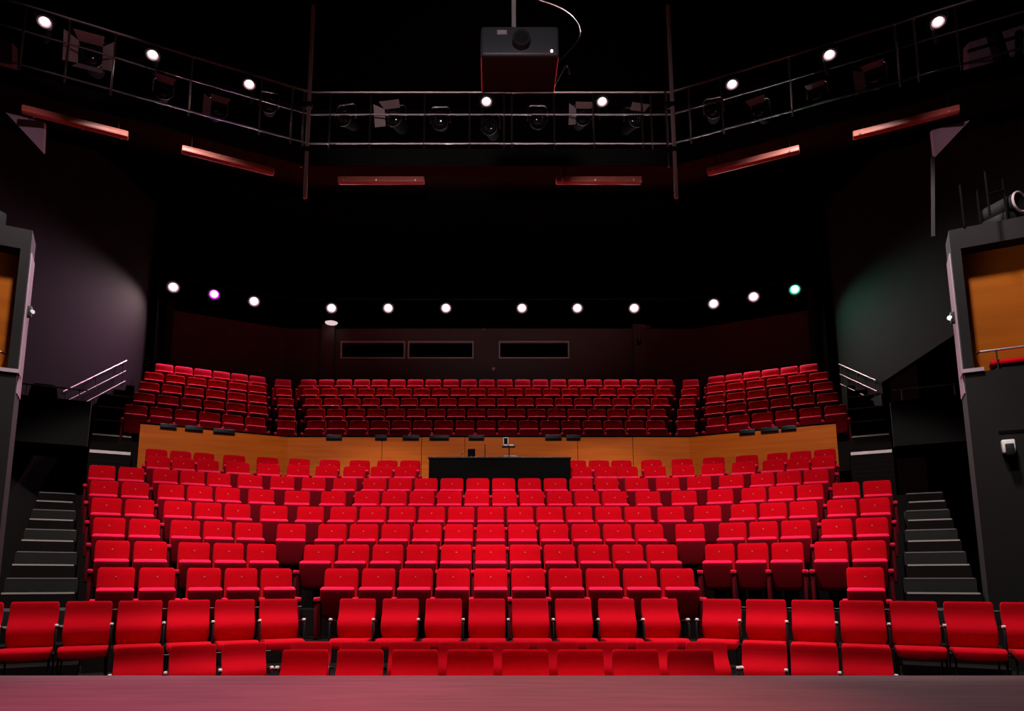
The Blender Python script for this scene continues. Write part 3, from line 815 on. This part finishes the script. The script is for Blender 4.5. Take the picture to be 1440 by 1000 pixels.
e = empty('antenna_stand', on(682)); MB().cyl((0, 0, 0), (0, 0, .015), .05, .04, 12).build('base', 'black', e); MB().tube([(0, 0, 0), (0, 0, .34)], .010).build('rod', 'black', e)
tag(e, 'thin black upright rod standing near the middle of the control desk', 'stand')
e = empty('mixing_console', on(718, 15.95)); MB().loft([[(-.17, -.22, 0), (.17, -.22, 0), (.17, .2, 0), (-.17, .2, 0)], [(-.17, -.22, .05), (.17, -.22, .05), (.17, .2, .10), (-.17, .2, .10)]]).build('body', 'frame', e, False)
for x in [-.13+.04*q for q in range(7)]: MB().box(x-.006, x+.006, -.15, -.1, .055, .08).build('fader', 'white', e, False)
tag(e, 'small grey mixing console under the white framed screen on the desk', 'console')
e = empty('tablet_stand', on(716, 15.72)); MB().tube([(0, 0, 0), (0, 0, .30)], .014).cyl((0, 0, 0), (0, 0, .015), .07, .06, 14).build('pole', 'black', e)
MB().box(-.16, .14, -.06, .10, .25, .275, .005).build('shelf', 'black', e)
MB().box(-.13, -.118, -.03, -.01, .285, .47).box(-.032, -.02, -.03, -.01, .285, .47).box(-.13, -.02, -.03, -.01, .455, .47).box(-.13, -.02, -.03, -.01, .285, .31).build('bezel', 'white', e, False)
MB().box(-.12, -.03, -.022, -.012, .30, .46).build('screen', 'glass', e, False)
MB().box(.0, .1, -.03, .05, .275, .305, .004).build('tray_clip', 'white', e)
tag(e, 'small screen in a white frame on a stand above the control desk', 'tablet stand')

# ------------------------------------------------------------------ odd things by the side walls
e = empty('stacking_chair', wing(-1, 3.95, 7.9, EYE+3.02), PHI)
MB().loft([rrect(.62, .08, .03, 0, .16, .45), rrect(.64, .09, .03, 0, .17, .8), rrect(.56, .09, .03, 0, .2, 1.22), rrect(.50, .07, .03, 0, .21, 1.38), rrect(.36, .04, .015, 0, .21, 1.43)]).build('backrest', 'matt', e)
MB().box(-.3, .3, -.3, .16, .40, .47, .02).build('seat', 'matt', e)
for x in (-.27, .27):
    for y in (-.27, .2): MB().tube([(x, y, 0), (x, y, .42)], .014).build('leg', 'black', e)
tag(e, 'black high-backed chair silhouetted behind the left upper guard rail', 'chair')
# pale pieces shaped and tinted as lit patches of wall beside the catwalk
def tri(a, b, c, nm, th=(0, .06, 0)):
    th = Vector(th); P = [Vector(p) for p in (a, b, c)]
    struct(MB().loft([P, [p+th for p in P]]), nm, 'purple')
tri(at(8, 158, 9.9), at(62, 172, 9.9), at(60, 214, 9.9), 'wall_lit_patch_left')
tri(at(1311, 183, 9.9), at(1364, 169, 9.9), at(1315, 221, 9.9), 'wall_lit_patch_right')
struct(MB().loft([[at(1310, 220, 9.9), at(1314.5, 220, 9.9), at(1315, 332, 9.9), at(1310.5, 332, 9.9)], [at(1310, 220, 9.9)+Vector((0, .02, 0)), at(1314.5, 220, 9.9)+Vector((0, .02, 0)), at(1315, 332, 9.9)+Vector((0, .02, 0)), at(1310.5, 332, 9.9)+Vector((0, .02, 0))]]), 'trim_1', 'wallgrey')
struct(MB().quadprism(at(1362, 60, 11.5), at(1460, 28, 11.5), at(1460, 76, 11.5), at(1362, 102, 11.5), (0, .15, 0)), 'wall_upper_right', 'purple')  # pale purple piece painted as a lit patch of wall
struct(MB().quadprism(at(-20, 52, 11.5), at(17, 60, 11.5), at(17, 91, 11.5), at(-20, 84, 11.5), (0, .15, 0)), 'wall_upper_left', 'purple')  # same painted lit patch on the left
e = empty('rigging_frame', at(1400, 45, 10.6)); o_ = Vector(e.location)
MB().tube([at(1386, -5, 10.6)-o_, at(1417, 92, 10.6)-o_], .06).build('diagonal_strut', 'matt', e)
MB().tube([at(1362, 72, 10.6)-o_, at(1450, 46, 10.6)-o_], .028).build('brace', 'matt', e)
MB().tube([at(1433, 45, 10.6)-o_, at(1433, 95, 10.6)-o_], .06).build('upright', 'matt', e)
tag(e, 'black slanted rigging frame before the lit wall patch, top right corner', 'rigging')
# lamps standing on the towers
e = empty('tower_lantern', wing(1, 4.30, .58, EYE+4.76), R(20))
MB().tube([(-.55, -.15, 0), (-.55, -.15, .62), (-.22, -.15, .62), (-.22, -.15, 0)], .014).tube([(-.55, .2, 0), (-.55, .2, .62), (-.22, .2, .62), (-.22, .2, 0)], .014).tube([(-.55, -.15, .3), (-.22, -.15, .42)], .012).build('cage', 'matt', e)
MB().cyl((0, .25, .27), (0, -.2, .27), .13, .15, 18).build('body', 'black', e)
MB().tube([(.14*math.cos(a), -.2, .27+.14*math.sin(a)) for a in [2*math.pi*i/18 for i in range(18)]], .016, 6, True).build('lens_ring', 'flap', e)
MB().box(-.2, .2, -.15, .2, 0, .14, .02).build('base', 'black', e)
tag(e, 'dark round lantern with a caged stand on top of the right side tower', 'lantern')
e = empty('tower_cage', wing(-1, 4.1, .62, EYE+4.76), R(-20))
MB().tube([(-.5, 0, 0), (-.5, 0, .62), (.12, 0, .62), (.12, 0, 0)], .018).build('frame', 'darksteel', e)
MB().box(-.45, -.1, -.1, .25, .05, .42, .03).build('lamp_body', 'black', e)
MB().tube([(-.1, -.08, .1), (-.02, -.1, .35)], .015).build('clamp', 'darksteel', e)
tag(e, 'dark tubular cage holding a lamp on top of the left side tower', 'lantern')
e = empty('wall_lantern', wing(1, 4.60, .57, EYE+3.95), -PHI)
MB().box(-.13, .13, -.16, -.0, -.09, .09, .02).build('body', 'black', e)
MB().cyl((0, -.16, 0), (0, -.19, 0), .07, .06, 14).build('lens', 'lens', e)
tag(e, 'black box lamp fixed on the wood wall inside the right side box', 'lamp')

# ------------------------------------------------------------------ light
def spot(loc, tgt, energy, size, color=(1, .93, .9), blend=.6, soft=.25):  # unseen spots without fixtures: house lights, stage wash and added fills
    l = bpy.data.lights.new('unseen_spot', 'SPOT'); l.energy = energy; l.spot_size = R(size); l.spot_blend = blend; l.color = color; l.shadow_soft_size = soft
    o = bpy.data.objects.new('unseen_spot', l); COL.objects.link(o); o.location = loc
    o.rotation_euler = (Vector(tgt)-Vector(loc)).to_track_quat('-Z', 'Y').to_euler()
    return o
for x in (-4.6, 0, 4.6):
    spot((x, 7.5, 9.4), (x*1.1, 12.0, 2.4), 2050, 77, blend=.2)
for x in (-3.2, 3.2):
    spot((x, 5.6, 9.4), (x*1.15, 10.2, .8), 960, 56, blend=.3)
# added spots that brighten the side boxes and the pale wall patches
for sd in (-1, 1):
    spot((sd*2.2, -1.0, 4.4), (sd*8.0, 8.3, 5.6), 620, 18, (1, .82, .62), .5, .15)
    spot((sd*1.2, 2.5, 6.6), (sd*7.25, 9.9, 8.15), 800, 7.5, (1, .62, .74), .7, .15)
for sd, q in ((-1, at(112, 85, 10.0)), (1, at(1385, 76, 11.0))):
    spot((sd*1.4, .8, 7.2), q, 240, 11, (1, .66, .74), .8, .12)  # added narrow spots for lantern flaps and upper wall patches
# faint added fill for the balcony and back wall
for x in (-3, 3):
    spot((x, 2.0, 6.0), (x*1.6, 20.5, 7.2), 45, 44, (1, .80, .76), .8)
# stage wash
spot((-2.4, 3.4, 7.4), (-2.2, 5.3, STZ), 1900, 40, (1, .13, .27), 1.0)
spot((.6, 3.4, 7.4), (.5, 5.2, STZ), 1900, 42, (1, .18, .20), 1.0)
spot((-.3, .6, 5.2), (0, 9.0, 8.35), 1000, 34, (1, .85, .88), .8)  # added spot that brightens the catwalk, battens and projector

w = bpy.data.worlds.new('world'); S.world = w; w.use_nodes = True
w.node_tree.nodes['Background'].inputs['Color'].default_value = (.02, .008, .008, 1)
w.node_tree.nodes['Background'].inputs['Strength'].default_value = .1
S.view_settings.view_transform = 'Standard'; S.view_settings.look = 'None'
S.view_settings.exposure = 0; S.view_settings.gamma = 1; S.view_settings.use_curve_mapping = False
for c in (S.cycles,):
    try: c.max_bounces = 6; c.sample_clamp_indirect = 4
    except Exception: pass
